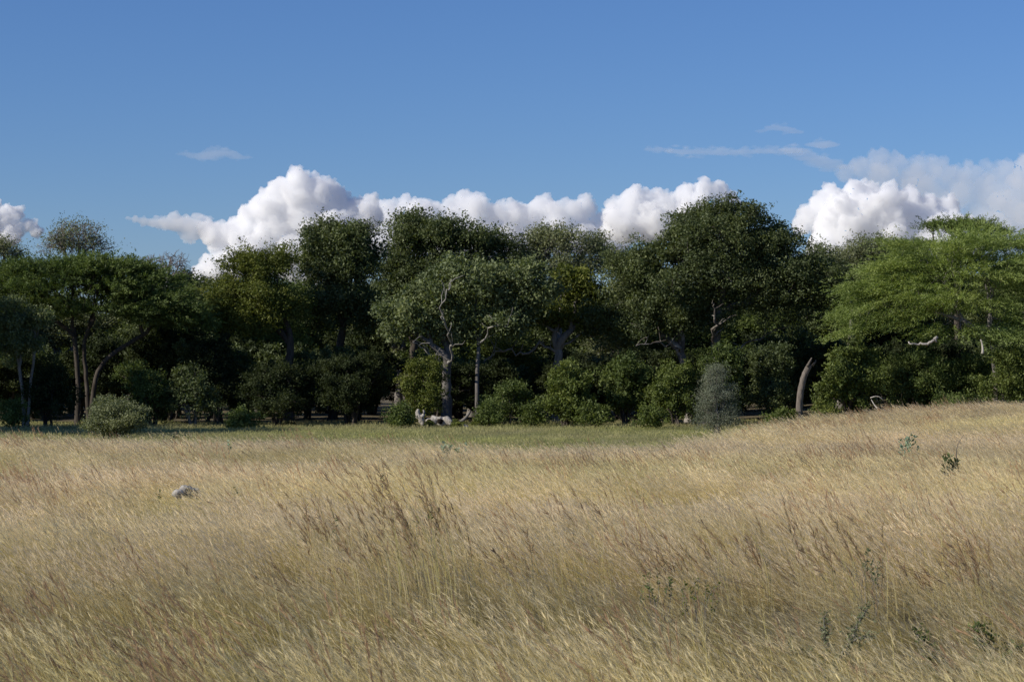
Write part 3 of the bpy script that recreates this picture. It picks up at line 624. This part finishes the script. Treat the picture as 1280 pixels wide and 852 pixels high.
# ------------------------------------------------------------------ the wood behind
def back_protos():
    out = []
    for k, (lm, bm, lobes, h) in enumerate([
        (L_DARK, B_DARK, [(600, 330, 60, 36), (670, 340, 60, 36), (640, 300, 50, 28), (620, 390, 60, 36), (680, 400, 55, 34), (590, 430, 45, 30)], 0),
        (L_MID, B_GREY, [(610, 345, 60, 32), (660, 330, 55, 36), (650, 375, 70, 36), (600, 405, 50, 34), (690, 420, 50, 34)], 0),
        (L_GREY, B_GREY, [(600, 330, 50, 26), (680, 335, 50, 26), (640, 310, 50, 22), (640, 370, 70, 30), (660, 420, 60, 30)], 0)]):
        out.append(tree('broadleaf_tree', 'tree', 'tree', 130, [[(640, 525), (642, 470), (640, 425)]], lobes, 170, None, (52000, 46000, 30000)[k], lm, bm, 300+k, R0=.26, size=.17, s1=.4, s2=.24, per=20))
    return out
BP = back_protos(); rb = random.Random(77)
blab = 'leafy tree deep in the wood, seen only in gaps behind the front trees'
spots = []
for row, (Y, sp, h0, h1) in enumerate(((128, 6.5, .58, .74), (139, 6.2, .62, .82), (151, 6.6, .66, .86), (166, 7.5, .7, .9))):
    half = .236*Y+10; n = int(2*half/sp)
    for i in range(n+1): spots.append((-half+i*sp+rb.uniform(-1.8, 1.8), Y+rb.uniform(-3, 3), rb.uniform(h0, h1)))
for i, (x, y, h) in enumerate(spots):
    s = (rb.uniform(.9, 1.15), h*1.0)
    if i < 3: o = BP[i]; o.location = (x, y, G(x, y)); o.scale = (s[0], s[0], s[1]); o['label'] = blab; o['group'] = 'trees deep in the wood'
    else: copy_thing(BP[rb.choice((0, 0, 1, 1, 2))], (x, y, G(x, y)), rb.uniform(0, 6.28), s, blab, 'trees deep in the wood')
UB = [bush('bush', 'bush', 118, 640, 430, 60, (26000, 22000, 18000)[k], (L_SHADE, L_DARK, L_SHADE)[k], 320+k, n_t=130, size=.13) for k in range(3)]  # leaf colours picked darker to stand in for shade below the crowns
ulab = 'dark understorey bush behind the front row of bushes'
us = []
for Y, sp in ((114, 3.6), (121, 3.8), (132, 4.2)):
    half = .236*Y+6; n = int(2*half/sp)
    for i in range(n+1): us.append((-half+i*sp+rb.uniform(-1, 1), Y+rb.uniform(-2, 2), rb.uniform(.75, 1.25)))
for i, (x, y, s) in enumerate(us):
    sc3 = (s, s*rb.uniform(.8, 1.2))
    if i < 3: o = UB[i]; o.location = (x, y, G(x, y)); o.scale = (sc3[0], sc3[0], sc3[1]); o['label'] = ulab; o['group'] = 'understorey bushes'
    else: copy_thing(UB[rb.randrange(3)], (x, y, G(x, y)), rb.uniform(0, 6.28), sc3, ulab, 'understorey bushes')
# trees just left of the frame that throw their shade across the left part of the wood's edge
for k, (x, y, s) in enumerate(((-31.5, 99, .9), (-28.5, 90.5, 1.0), (-36, 94, 1.05))):
    copy_thing(BP[k % 3], (x, y, G(x, y)), k*2.1, (s, s), 'tree outside the left edge whose shade falls on the wood edge', 'trees beyond the left edge')

# ------------------------------------------------------------------ dead wood, rocks
def resample(P, per=5, it=2):
    P = np.asarray([list(p) for p in P], float); m = per*(len(P)-1)+1; tt = np.linspace(0, len(P)-1, m)
    Q = np.stack([np.interp(tt, np.arange(len(P)), P[:, c]) for c in range(3)], 1)
    for _ in range(it): Q[1:-1] = (Q[:-2]+2*Q[1:-1]+Q[2:])/4
    return Q
def rough_tube(name, P, Rr, mat, parent, base, ns=12, amp=.12, seed=0, capped=True):
    rng = np.random.default_rng(seed); V = []; Q = []; A = []
    off = tube(P, Rr, ns, V, Q, A, 0); V = np.concatenate(V); m = len(P)
    ctr = np.repeat(np.asarray(P), ns, axis=0); r = (V-ctr)
    ph = np.tile(np.arange(ns), m); lump = rng.normal(0, 1, ns)[ph]*.6+rng.normal(0, 1, m*ns)*.5
    V = ctr+r*(1+amp*lump)[:, None]; Q = list(np.concatenate(Q))
    me = bpy.data.meshes.new(name); faces = [tuple(int(i) for i in q) for q in Q]
    if capped:
        V = np.concatenate([V, [np.asarray(P[0])], [np.asarray(P[-1])]]); a, b = m*ns, m*ns+1
        for j in range(ns):
            faces.append(((j+1) % ns, j, a)); faces.append(((m-1)*ns+j, (m-1)*ns+(j+1) % ns, b))
    me.from_pydata([tuple(v-np.array(base)) for v in V], [], faces); me.update()
    for p in me.polygons: p.use_smooth = len(p.vertices) == 4
    return link(name, me, mat, parent)
b = at(1000, 527, 101); b.z = G(b.x, 101)
e = empty('dead_tree', b, 'bare leaning dead trunk with a broken top right of the silver thorn shrub', 'dead tree')
P = resample([(b.x, 101, b.z-.1)]+[tuple(at(a, c, 101)) for a, c in ((999, 508), (1001, 488), (1005, 470), (1012, 456))])
rough_tube('trunk', P, np.linspace(.165, .13, len(P))*(1+.22*np.exp(-np.arange(len(P))*.8)), B_DEAD, e, b, 16, .10, 1)
P2 = resample([tuple(at(1009, 458, 100.9)), tuple(at(1013, 451, 100.8)), tuple(at(1015, 447, 100.8))], 3)
rough_tube('broken_stub', P2, np.linspace(.075, .025, len(P2)), B_DEAD, e, b, 7, .25, 2)
P2 = resample([tuple(at(1015, 457, 101)), tuple(at(1019, 453, 100.9)), tuple(at(1020, 450, 100.9))], 3)
rough_tube('broken_stub', P2, np.linspace(.06, .02, len(P2)), B_DEAD, e, b, 7, .25, 3)

YL = 104.
b = at(548, 530, YL); b.z = G(b.x, YL)
e = empty('fallen_log', b, 'bleached white fallen log lying on the short grass below the grey baobab', 'log')
HOL = newmat('dark_hollow'); hb = HOL[1].nodes.new('ShaderNodeBsdfDiffuse'); hb.inputs[0].default_value = (.02, .016, .013, 1); HOL[1].links.new(hb.outputs[0], HOL[2].inputs[0])  # plain near-black brown for the hollow spots of the log
P = resample([tuple(at(532, 527, YL)), tuple(at(545, 526, YL)), tuple(at(556, 526, YL)), tuple(at(566, 527, YL-.3))], 4)
P[:, 2] += np.random.default_rng(5).normal(0, .03, len(P))
rough_tube('log_body', P, np.array([.14, .20, .18, .23, .18, .20, .23, .21, .19, .21, .16, .15, .09])[:len(P)], B_BONE, e, b, 12, .3, 4)
for k, px in enumerate((536, 550)):
    c = at(px, 526.5, YL-.16); P = resample([tuple(c+Vector((-.02, .05, .08))), tuple(c+Vector((0, -.06, .0))), tuple(c+Vector((.04, -.02, -.12)))], 3)
    rough_tube('hollow', P, np.array([.05, .10, .13, .14, .12, .09, .05]), HOL[0], e, b, 8, .25, 5+k)
P = resample([tuple(at(529, 532, YL)), tuple(at(526, 523, YL)), tuple(at(521, 517, YL)), tuple(at(523, 511, YL))], 3)
rough_tube('root_end', P, np.array([.10, .12, .16, .17, .16, .15, .13, .11, .08, .05])[:len(P)], B_BONE, e, b, 9, .25, 8)
P = resample([tuple(at(527, 521, YL-.1)), tuple(at(531, 517, YL-.1)), tuple(at(529, 512, YL-.1))], 3)
rough_tube('root_end', P, np.linspace(.10, .04, len(P)), B_BONE, e, b, 8, .2, 9)
b = at(583, 530, 103.5); b.z = G(b.x, 103.5)
e = empty('dead_branch', b, 'short forked grey broken branch lying just right of the bleached log', 'branch')
P = resample([tuple(at(568, 532, 103.5)), tuple(at(575, 528, 103.5)), tuple(at(583, 522, 103.5)), tuple(at(588, 514, 103.6))], 3)
rough_tube('branch', P, np.linspace(.12, .05, len(P)), B_GREY, e, b, 8, .12, 10)
P = resample([tuple(at(573, 529, 103.4)), tuple(at(579, 531, 103.2)), tuple(at(586, 534, 103))], 3)
rough_tube('fork', P, np.linspace(.10, .06, len(P)), B_BONE, e, b, 8, .15, 11)
for k, (pts, lab) in enumerate(((((1089, 499, 99), (1093, 506, 98.8), (1098, 512, 98.6)), 'thin bleached stick poking up at the field edge under the bright green bush'),
                                (((1104, 500, 100), (1098, 494, 100), (1088, 497, 100)), 'thin curved dead twig just above the bleached stick'))):
    b = at(*pts[2]); P = resample([tuple(at(*p)) for p in pts], 3)
    e = empty('dead_stick', b, lab, 'stick'); rough_tube('stick', P, np.linspace(.015, .035, len(P)), B_BONE, e, b, 6, .2, 20+k)
# white dead limb sticking out of the umbrella acacia
ac = next(o for o in bpy.data.objects if 'umbrella acacia with layered' in o.get('label', ''))
P = resample([tuple(at(a, c, 98.9)) for a, c in ((1136, 427), (1143, 431), (1150, 429.5), (1160, 431), (1166, 426), (1172, 421))], 3)
P[1:-1] += np.random.default_rng(8).normal(0, .035, P[1:-1].shape)
rough_tube('dead_limb', P, np.linspace(.03, .075, len(P))*np.random.default_rng(4).uniform(.8, 1.15, len(P)), B_BONE, ac, ac.location, 7, .12, 25)
P = resample([tuple(at(a, c, 100.5)) for a, c in ((1226, 424), (1229, 434), (1228, 442))], 3)
rough_tube('dead_limb', P, np.linspace(.03, .06, len(P)), B_BONE, ac, ac.location, 7, .12, 26)
# pale fleshy plant in the shade at the left
def boulder(px, py, Y, sz, lab, seed):
    c = at(px, py, Y); rng = np.random.default_rng(seed); bm = bmesh.new(); bmesh.ops.create_icosphere(bm, subdivisions=3, radius=1)
    cuts = [(Vector(rng.normal(0, 1, 3)).normalized(), rng.uniform(.55, .85)) for _ in range(11)]
    for v in bm.verts:
        for nrm, d in cuts:
            q = v.co.dot(nrm)
            if q > d: v.co -= nrm*(q-d)*.9
        v.co *= 1+.03*math.sin(9*v.co.x+5*v.co.y+seed)
        v.co = Vector((v.co.x*sz[0], v.co.y*sz[1], v.co.z*sz[2]))
    me = bpy.data.meshes.new('boulder'); bm.to_mesh(me); bm.free()
    o = link('boulder', me, B_ROCK); o.location = c; tag(o, lab, 'rock'); return o
B_ROCK = barkmat('pale_rock', (.22, .205, .18), (.50, .48, .44), 5, .8, (.16, .15, .14))
YR = 43.
boulder(234, 614.5, YR, (.17, .18, .17), 'upper right of the two pale grey boulders in the straw grass at left', 3)
boulder(223, 618.5, YR-.25, (.14, .15, .12), 'lower left of the two pale grey boulders in the straw grass at left', 5)
boulder(243, 616.5, YR+.1, (.15, .12, .13), 'darker streaked stone against the right side of the pale boulders', 9)

# ------------------------------------------------------------------ herbs and tall grass standing in the field
def ribbon(P, wd, S, V, Q, A, off, rv):
    m = len(P); wv = wd*np.linspace(1, .45, m)[:, None]*.5
    V.append(np.stack([P-S*wv, P+S*wv], 1).reshape(-1, 3)); i = np.arange(m-1)*2
    Q.append(np.stack([i, i+1, i+3, i+2], 1)+off); A.append(np.full(2*m, rv)); return off+2*m
def tall_grass(px, base_py, top_py, spread, n, lab, seed, lean=.28, red=.6):
    "clump of tall stalks with drooping reddish plumes"
    rng = np.random.default_rng(seed); Y = 3*F/(base_py-456); x0 = at(px, 500, Y).x; base = Vector((x0, Y, G(x0, Y)))
    H = at(px, top_py, Y).z-base.z; V = []; Q = []; A = []; off = 0; V2 = []; Q2 = []; A2 = []; off2 = 0; lv = []
    k = Y/F
    for i in range(n):
        h = H*rng.uniform(.55, 1.0); b = np.array([rng.normal(0, spread*k*.5), rng.normal(0, spread*k*.5), -.05])
        t = np.linspace(0, 1, 8); L = lean*rng.uniform(.3, 1.5); P = b+np.stack([-L*h*t**2.6+rng.normal(0, .03)*t, rng.normal(0, .06)*t, h*t-.1*h*L*t**3], 1)
        sa = rng.uniform(-1.2, .3); S = np.array([math.cos(sa), math.sin(sa), 0])
        off = ribbon(P[:7], rng.uniform(.008, .015), S, V, Q, A, off, rng.uniform(.4, .9))
        if rng.random() < red:
            off2 = ribbon(P[5:], .005, S, V2, Q2, A2, off2, .5)
            nb = 26; tt = rng.uniform(.62, 1, nb)*7; j = np.minimum(tt.astype(int), 6); u = (tt-j)[:, None]; P0 = P[j]*(1-u)+P[j+1]*u; T = P[j+1]-P[j]; T /= np.linalg.norm(T, axis=1)[:, None]
            v, q, a = diamonds(P0, T+rng.normal(0, .28, T.shape)+np.array([-.15, 0, 0]), .10, .09, rng, np.clip(rng.normal(.75, .2, nb), 0, 1)); V2.append(v); Q2.append(q+off2); A2.append(a); off2 += len(v)
        for _ in range(2):
            q0 = P[rng.integers(1, 5)]; d = np.array([rng.normal(-.35, .5), rng.normal(0, .3), rng.uniform(.3, .9)]); tt = np.linspace(0, 1, 5)[:, None]
            lp = q0+d*.45*tt+np.array([-.1, 0, -.16])*tt**2.5; lv.append((lp, rng.uniform(.005, .009), rng.uniform(.2, .9)))
    e = empty('tall_grass', base, lab, 'grass clump')
    link('stalks', mesh_q('stalks', np.concatenate(V), np.concatenate(Q), np.concatenate(A)), G_YEL, e, 'stuff')
    if V2: link('seed_heads', mesh_q('seed_heads', np.concatenate(V2), np.concatenate(Q2), np.concatenate(A2)), G_RED, e, 'stuff')
    V = []; Q = []; A = []; off = 0
    for lp, wd, rv in lv: off = ribbon(lp, wd, np.array([.8, .6, 0]), V, Q, A, off, rv)
    link('blades', mesh_q('blades', np.concatenate(V), np.concatenate(Q), np.concatenate(A)), G_STRAW, e, 'stuff')
for k, a in enumerate([
    (520, 790, 560, 75, 60, 'largest clump of tall yellow stalks with reddish plumes left of centre'),
    (405, 745, 585, 46, 30, 'reddish-plumed tall clump just left of the largest yellow stalk clump'),
    (560, 735, 555, 60, 24, 'tall thin plumed stalks behind the largest yellow clump'),
    (125, 700, 640, 30, 14, 'small reddish plumed clump in the left part of the field'),
    (80, 640, 590, 45, 12, 'sparse pale upright stalks in the grass near the left edge'),
    (665, 770, 660, 30, 14, 'small yellow stalk clump right of the largest clump'),
    (850, 775, 640, 60, 22, 'loose reddish-topped clump right of centre'),
    (960, 770, 610, 60, 20, 'loose tall clump with bent plumes between centre and right edge'),
    (1075, 780, 620, 70, 26, 'tall pale stalk clump in the right part of the field'),
    (1165, 770, 690, 60, 14, 'low pale stalk clump near the right edge'),
    (740, 720, 600, 50, 14, 'thin red-brown plumes in the middle of the field'),
    (300, 800, 690, 40, 10, 'scattered bent stalks low in the left foreground'),
    (1230, 800, 650, 30, 10, 'scattered stalks at the right edge of the foreground'),
    (30, 830, 720, 50, 12, 'bent stalks in the bottom left corner')]):
    tall_grass(*a, seed=400+k)

def herb(px, base_py_vis, top_py, w, Y, lab, mat, nst, nlf, size, seed, asp=.42, name='leafy_herb', cat='plant', z0=.35, stemmat=None, up=.7, bare=None, sprd=1.):
    "upright leafy plant: stems from the ground, leaves only on their upper part"
    rng = np.random.default_rng(seed); x0 = at(px, 500, Y).x; base = Vector((x0, Y, G(x0, Y))); H = at(px, top_py, Y).z-base.z; W = w*Y/F*.5
    wd = Wood(); P0 = []; D = []
    for i in range(nst):
        a = rng.uniform(-1, 1)*W*sprd; tip = np.array([a, rng.normal(0, .5)*W, H*rng.uniform(.8, 1)*(1-.2*abs(a)/max(W, .01))]); b = np.array([a*.25, 0, -.05])
        P = curve(b, tip, rng, .1, .02, 7); wd.add(P, np.linspace(.006, .0015, 7), 5)
        n = nlf//nst; t = rng.uniform(z0, 1, n)*6; j = np.minimum(t.astype(int), 5); u = (t-j)[:, None]; P0.append(P[j]*(1-u)+P[j+1]*u)
        d = rng.normal(0, 1, (n, 3)); d[:, 2] = d[:, 2]*.3+up; D.append(d)
    e = empty(name, base, lab, cat)
    if bare:
        P = np.array([at(a, c, Y) for a, c in bare])-np.array(base); bw = Wood(); bw.add(resample(P, 3), np.linspace(.014, .005, 3*(len(P)-1)+1), 5); link('bare_twig', bw.mesh('bare_twig', (0, 0, 0)), B_DEAD, e)
    link('stems', wd.mesh('stems', (0, 0, 0)), stemmat or B_GREY, e)
    P0 = np.concatenate(P0); D = np.concatenate(D); V, Q, A = diamonds(P0, D, size, asp, rng, np.clip(rng.normal(.5, .25, len(P0)), 0, 1))
    link('leaves', mesh_q('leaves', V, Q, A), mat, e, 'stuff'); return e
herb(1186, 583, 556, 24, 49, 'dark green leafy plant with a bare brown twig in the field near the right edge', L_DARK, 7, 260, .10, 501, z0=.4, bare=[(1199, 592), (1196, 575), (1195, 562), (1199, 551), (1205, 543)])
herb(1129, 550, 539, 10, 60, 'left of the two pale milky-green plants in the upper right of the field', L_GLAU, 3, 46, .11, 502, z0=.55, up=1, asp=.55)
herb(1140, 550, 536, 14, 60.5, 'right of the two pale milky-green plants in the upper right of the field', L_GLAU, 4, 60, .11, 503, z0=.55, up=1, asp=.55)
herb(561, 558, 544, 14, 60, 'left of two whitish-green plants at the field edge below the bleached log', L_GLAU, 4, 60, .11, 504, z0=.5, up=1, asp=.55)
herb(578, 558, 547, 14, 60.5, 'right of two whitish-green plants at the field edge below the bleached log', L_GLAU, 4, 50, .11, 505, z0=.5, up=1, asp=.55)
herb(288, 556, 546, 8, 64, 'single tiny whitish-green plant at the field edge right of the low shrub', L_GLAU, 2, 20, .10, 506, z0=.5, up=1, asp=.55)
herb(295, 612, 603, 16, 43, 'small flat green herb right of the pale boulders', L_MID, 4, 50, .06, 507, z0=.6)
herb(196, 613, 605, 10, 43, 'tiny green herb left of the pale boulders', L_MID, 3, 24, .05, 508, z0=.6)
herb(478, 600, 585, 10, 40, 'small dark seed-headed herb above the largest yellow clump', L_DARK, 2, 26, .05, 509, z0=.75)
herb(416, 665, 638, 34, 30, 'thin green sprig above the reddish plumed clump', L_MID, 5, 60, .05, 510, z0=.75, asp=.3)
herb(535, 640, 613, 34, 29, 'green slanting sprig over the largest yellow stalk clump', L_MID, 4, 60, .055, 511, z0=.75, asp=.3)
herb(822, 715, 704, 40, 23.5, 'dark leafy weed left of a similar one right of centre foreground', L_MID, 8, 130, .04, 512, z0=.6)
herb(875, 725, 712, 62, 23, 'broader dark leafy weed in the right centre foreground', L_YEL, 10, 170, .04, 513, z0=.6)
herb(1090, 700, 680, 34, 25, 'faint green sprig among pale stalks at right', L_GREY, 6, 90, .05, 514, z0=.7)
herb(735, 850, 836, 30, 21, 'small green sprig at the bottom edge right of centre', L_MID, 4, 40, .05, 515, z0=.6)
herb(505, 850, 838, 30, 21, 'small green leaves at the bottom edge left of centre', L_YEL, 4, 40, .05, 516, z0=.6)
# thorny blue-green branches in the right foreground
def thorny(px, Y, lab, arms, mat, seed, lsz=.035, dens=26, name='thorny_sapling'):
    rng = np.random.default_rng(seed); x0 = at(px, 500, Y).x; base = Vector((x0, Y, G(x0, Y))); wd = Wood(); P0 = []; D = []
    root = np.array([x0, Y, base.z-.05]); e = empty(name, base, lab, 'plant')
    for pts in arms:
        P = resample([tuple(root)]+[tuple(at(a, c, Y+rng.normal(0, .1))) for a, c in pts], 4); m = len(P)
        wd.add(P, np.linspace(.012, .004, m), 6)
        for q in range(3, m):
            for _ in range(3):
                d = rng.normal(0, 1, 3); d[2] += .4; d *= rng.uniform(.05, .16)/np.linalg.norm(d); wd.add(np.array([P[q], P[q]+d*.5, P[q]+d]), np.array([.0035, .0025, .001]), 3)
                t = rng.random((dens//3, 1)); P0.append(P[q]+d*t+rng.normal(0, .008, (len(t), 3))); D.append(rng.normal(0, 1, (len(t), 3))+np.array([0, 0, .3]))
    link('thorny_stems', wd.mesh('thorny_stems', base), B_GREY, e)
    P0 = np.concatenate(P0)-np.array(base); V, Q, A = diamonds(P0, np.concatenate(D), lsz, .4, rng, np.clip(rng.normal(.5, .25, len(P0)), 0, 1)); link('leaves', mesh_q('leaves', V, Q, A), mat, e, 'stuff')
thorny(1030, 20.2, 'blue-green thorny sapling with spreading arms in the bottom right foreground', [[(1036, 845), (1030, 815), (1032, 790), (1030, 772)], [(1040, 845), (1052, 815), (1068, 795), (1072, 778), (1085, 760)], [(1034, 845), (1018, 822), (1000, 818), (992, 812)], [(1040, 850), (1060, 840), (1085, 838), (1100, 842)], [(1054, 815), (1070, 796), (1090, 798)]], L_GREY, 601)
thorny(1165, 20.6, 'trailing green creeper stem in the bottom right foreground', [[(1180, 850), (1168, 825), (1158, 805), (1143, 790)], [(1175, 850), (1165, 835), (1162, 820)]], L_MID, 602, .045, 30, 'creeper')
thorny(1245, 20.6, 'dark leafy creeper arching at the bottom right corner', [[(1238, 848), (1238, 825), (1234, 800), (1220, 785)], [(1242, 848), (1255, 825), (1272, 810)], [(1236, 850), (1228, 838), (1222, 845)]], L_MID, 603, .05, 40, 'creeper')

for k, (px, Y, top, rx) in enumerate(((538, 103.2, 528, 5), (572, 103.2, 527, 7), (600, 102.8, 518, 12), (514, 103.4, 522, 6))):
    bush('weed_clump', ('low weed clump before the left end of the bleached log', 'low weed clump before the right end of the bleached log', 'low weed clump beside the broken grey branch', 'little weed clump left of the bleached log')[k], Y, px, top, rx, 900, L_YEL, 700+k, cat='weed', n_t=24, stems=2, size=.07, s1=.08, s2=.06)
